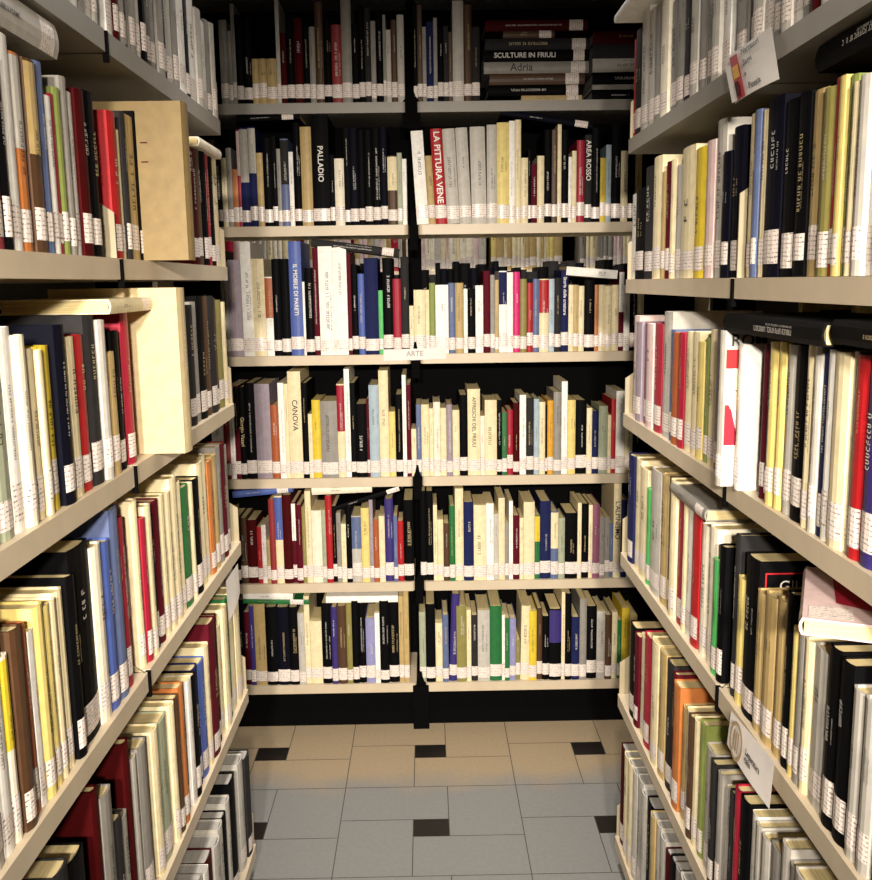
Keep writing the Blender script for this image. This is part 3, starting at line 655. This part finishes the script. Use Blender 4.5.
def roma(root, t, h, d, sg):
    xs = t/2+0.0007
    def quad(y0, y1, z0, z1, mt, k=0): return ([(xs+k*0.0002, y0, z0), (xs+k*0.0002, y1, z0), (xs+k*0.0002, y1, z1), (xs+k*0.0002, y0, z1)], [(0, 1, 2, 3)], mt)
    silver = mat('cover_silver', lin('b9b9b4'), .35); skin = mat('cover_ivory', lin('f0e0c4'), .4)
    P = [quad(.002, .07, h*.76, h*.88, cmat('rd'), 1), quad(.002, .07, h*.30, h*.76, cmat('wh'), 1), quad(.002, .07, .004, h*.30, cmat('wh'), 1), quad(.002, .09, h*.88, h*.99, silver, 1)]
    # a plain figure: pale oval above a dark red drape
    n = 20
    ov = [(xs+.0006, .020+.017*math.cos(2*PI*i/n), h*.62+.032*math.sin(2*PI*i/n)) for i in range(n)]
    P.append((ov, [tuple(range(n))], skin))
    P.append(([(xs+.0005, .002, h*.53), (xs+.0005, .010, h*.53), (xs+.0005, .016, h*.42), (xs+.0005, .024, h*.27), (xs+.0005, .002, h*.27)], [(0, 1, 2, 3, 4)], cmat('cm')))
    P.append(([(xs+.0008, .012, h*.62), (xs+.0008, .019, h*.615), (xs+.0008, .019, h*.625)], [(0, 1, 2)], M_ink))
    P.append(([(xs+.0008, .022, h*.55), (xs+.0008, .028, h*.548), (xs+.0008, .025, h*.56)], [(0, 1, 2)], cmat('cm')))
    mesh_obj('front_cover', P, root)
    pc = text_piece('ROM', .024, M_ink, weight=.0003)
    M = Matrix.Translation((xs+.0014, .034, h*.935)) @ Matrix(((0, 0, 1, 0), (1, 0, 0, 0), (0, 1, 0, 0), (0, 0, 0, 1)))
    mesh_obj('title', [xf(pc, M)], root)
pulled('silver book with a red and white front cover, pulled out, third shelf, right bookcase', 'lg', None, 'right', 2, 717, 742, 331, 0.022, 0.17, 403, protr=(1.352, 0.022), extra=roma, lab=True)
pulled('white book standing before the silver one, pulled forward, third shelf, right bookcase', 'wh', None, 'right', 2, 738, 748, 345, 0.018, 0.16, 404, protr=(1.322, 0.006), lab=True)

# flat things on the side rows
lying('black book lying along the tops of the row, second shelf, right bookcase', 'bk', 0.030, 0.30, 0.18, (RX+0.02, 0.875, 1.704), Matrix(((0, 1, 0), (0, 0, 1), (1, 0, 0))).to_euler(), 305, lab=False)
lying('cream book lying across the tops beside the cream folder, third shelf, left bookcase', 'cr', 0.020, 0.20, 0.15, (LX+0.010, 1.50, 1.423), Matrix(((0, -1, 0), (0, 0, -1), (1, 0, 0))).to_euler(), 306)
lying('white-edged book lying on the far books, second shelf, left bookcase', 'cw', 0.018, 0.20, 0.15, (LX+0.006, 2.10, 1.725), Matrix(((0, -1, 0), (0, 0, -1), (1, 0, 0))).to_euler(), 307)
lying('grey book with a white label lying on the row, fourth shelf, right bookcase', 'gy', 0.020, 0.22, 0.16, (RX+0.004, 1.50, 1.066), Matrix(((0, 1, 0), (0, 0, 1), (1, 0, 0))).to_euler(), 308)
pink = lying('pale pink book lying on the black volumes, fourth shelf, right bookcase', 'pk', 0.020, 0.20, 0.14, (RX-0.043, 0.985, 1.071), (Matrix.Rotation(math.radians(-23), 3, 'Z') @ Matrix(((0, 1, 0), (0, 0, 1), (1, 0, 0)))).to_euler(), 309)
k = 0.0108
mesh_obj('cover_label', [([(k, .006, .004), (k, .006, .044), (k, .052, .044), (k, .052, .004)], [(0, 1, 2, 3)], label_mat())], pink)
mesh_obj('cover_print', [([(k, .035, .060), (k, .030, .195), (k, .135, .195), (k, .135, .020)], [(0, 1, 2, 3)], cmat('cm'))], pink)
lying('white book lying at the far end above the red one, top shelf, right bookcase', 'wh', 0.014, 0.30, 0.15, (RX-0.036, 2.14, 2.000), Matrix(((0, 1, 0), (0, 0, -1), (-1, 0, 0))).to_euler(), 310, lab=False)

lying('black book lying on the row beside the silver one, third shelf, right bookcase', 'bk', 0.026, 0.34, 0.16, (RX-0.020, 1.02, 1.3875), Matrix(((0, 1, 0), (0, 0, 1), (1, 0, 0))).to_euler(), 311, lab=False)
lying('black book nearest the viewer lying on the row, third shelf, right bookcase', 'bk', 0.026, 0.34, 0.16, (RX-0.014, 0.672, 1.392), Matrix(((0, 1, 0), (0, 0, 1), (1, 0, 0))).to_euler(), 312, lab=False)
def front_title(key, txt, size, y, dz):
    if key not in ROOTS: return
    rt, b = ROOTS[key]; xs = b['t']/2+.0008
    M = Matrix.Translation((xs+.0004, y, b['h']-dz)) @ Matrix(((0, 0, 1, 0), (1, 0, 0, 0), (0, 1, 0, 0), (0, 0, 0, 1)))
    P = [xf(text_piece(txt, size, M_inkw), M)]
    w2 = .060; k = size*.8
    for a, c, e, g in ((y-w2*.6, y-w2*.6+.002, -k*1.3, k), (y-w2*.6, b['d']-.01, k, k+.002)):
        P.append(([(xs, a, b['h']-dz+e), (xs, c, b['h']-dz+e), (xs, c, b['h']-dz+g), (xs, a, b['h']-dz+g)], [(0, 1, 2, 3)], M_inkr))
    mesh_obj('front_title', P, rt)
front_title(('right', 3, 733), 'GIL', .022, .044, .036)
front_title(('right', 3, 772), 'C', .028, .045, .036)
# bookends on the joints
def plate(label, unit, r, y, h):
    X = LX if unit == 'left' else RX; sg = -1 if unit == 'left' else 1; z = (ZL if unit == 'left' else ZR)[r]
    P = []
    x0 = X+sg*0.002; x1 = X+sg*0.10
    prof = [(x0, z), (x1, z), (x1, z+h), (x0+sg*.004, z+h)]
    n = 4; v = [(x, y-.001, q) for x, q in prof]+[(x, y+.001, q) for x, q in prof]
    f = [(0, 1, 2, 3), (7, 6, 5, 4)]+[((i+1) % n, i, n+i, n+(i+1) % n) for i in range(n)]
    P.append((v, f, M_plate)); P.append(box(min(x0, x1), max(x0, x1), y-.001, y+.06, z, z+.0008)+(M_plate,))
    return tag(mesh_obj('bookend', P), label, 'bookend', 'metal bookends at the bay joints')

# paper signs
def sign(name, label, corners, lines, red=False, seal=False, ink=M_ink):
    """corners: bottom-left, bottom-right, top-right, top-left in world"""
    bl, br_, tr, tl = [Vector(c) for c in corners]
    n = (br_-bl).cross(tl-bl).normalized(); 
    if n.dot(CAM-bl) < 0: n = -n
    N = 6; V = []; Fc = []
    for side in (0, 1):
        for i in range(N+1):
            for j in range(N+1):
                u, v = i/N, j/N
                p = bl*(1-u)*(1-v)+br_*u*(1-v)+tr*u*v+tl*(1-u)*v + n*(0.004*math.sin(PI*u)*(1-v)) - n*(0.0006*side)
                V.append(tuple(p))
    for i in range(N):
        for j in range(N):
            a = i*(N+1)+j; Fc.append((a, a+N+1, a+N+2, a+1)); o_ = (N+1)**2; Fc.append((a+o_+1, a+N+2+o_, a+N+1+o_, a+o_))
    root = empty(name, bl); tag(root, label, 'sign')
    o = mesh_obj('card', [([tuple(Vector(p)-bl) for p in V], Fc, M_card)], root)
    ex = (br_-bl); wd = ex.length; ex.normalize(); ey = (tl-bl); hg = ey.length; ey.normalize()
    Mm = Matrix((( ex.x, ey.x, n.x, 0), (ex.y, ey.y, n.y, 0), (ex.z, ey.z, n.z, 0), (0, 0, 0, 1)))
    P = []
    for s, u, v, size in lines:
        off = ex*wd*u+ey*hg*v+n*0.0055
        P.append(xf(text_piece(s, size, ink, weight=size*.02), Matrix.Translation(off) @ Mm))
    if P: mesh_obj('lettering', P, root)
    if red:
        q = []
        for (u0, u1, v0, v1, mt) in ((.02, .16, 0.0, .75, M_card), (.17, .36, 0.0, .88, MATS['cover_red'] if 'cover_red' in MATS else cmat('rd')), (.19, .34, .40, .66, cmat('am')), (.19, .28, .04, .34, cmat('dr'))):
            v4 = [tuple(ex*wd*u+ey*hg*v+n*(0.0052+0.0006*len(q))) for u, v in ((u0, v0), (u1, v0), (u1, v1), (u0, v1))]
            q.append((v4, [(0, 1, 2, 3)], mt))
        mesh_obj('coloured_strip', q, root)
    if seal:
        K = 24; V = []; Fc = []
        for i in range(K):
            a = 2*PI*i/K
            for rr in (.021, .026): V.append(tuple(ex*(wd*.27+rr*math.cos(a))+ey*(hg*.52+rr*math.sin(a))+n*.0052))
        for i in range(K): Fc.append((2*i, 2*i+1, (2*i+3) % (2*K), (2*i+2) % (2*K)))
        for i in range(3):
            k = len(V); x = wd*.27-.010+i*.008
            V += [tuple(ex*(x+dx)+ey*(hg*.52+dy)+n*.0052) for dx, dy in ((0, -.014), (.004, -.014), (.004, .014), (0, .014))]; Fc.append((k, k+1, k+2, k+3))
        mesh_obj('seal', [(V, Fc, mat('seal_ink', lin('a98f6b'), .6))], root)
    return root
p = lambda px, py, off=0.004: on_axis(px, py, 1, W-off)
sign('shelf_sign', 'white paper strip reading ARTE on the third shelf edge, back bookcase', [p(383.5, 361), p(446, 359), p(446, 348), p(383.5, 349.5)], [('ARTE', .5, .55, .022)], ink=mat('ink_faded', lin('a9a2a0'), .6))
yj = JOINT
zs = ZR[0]
sign('hanging_card', 'grey-white card with red strip hanging at the joint, top shelf, right bookcase', [on_axis(735, 104, 0, RX-.014), on_axis(779, 79, 0, RX-.012), on_axis(771, 26, 0, RX-.005), on_axis(726, 58, 0, RX-.006)],
     [('Narratori', .66, .84, .017), ('Saggi', .55, .62, .017), ('e', .45, .40, .015), ('Poesia', .60, .14, .017)], red=True)
zs = ZR[3]
sign('hanging_card', 'white card with a round seal hanging from the fourth shelf edge, right bookcase', [on_axis(727, 744, 0, RX-.014), on_axis(769, 809, 0, RX-.014), on_axis(774, 762, 0, RX-.004), on_axis(731, 711, 0, RX-.004)],
     [('Letteratura', .66, .62, .012), ('gialla', .56, .42, .012)], seal=True)
zs = ZL[3]
sign('hanging_card', 'small pale card under the far end of the fourth shelf, left bookcase', [(LX+.006, 1.95, zs-.125), (LX+.006, 2.08, zs-.10), (LX+.004, 2.08, zs-.034), (LX+.004, 1.95, zs-.034)], [])
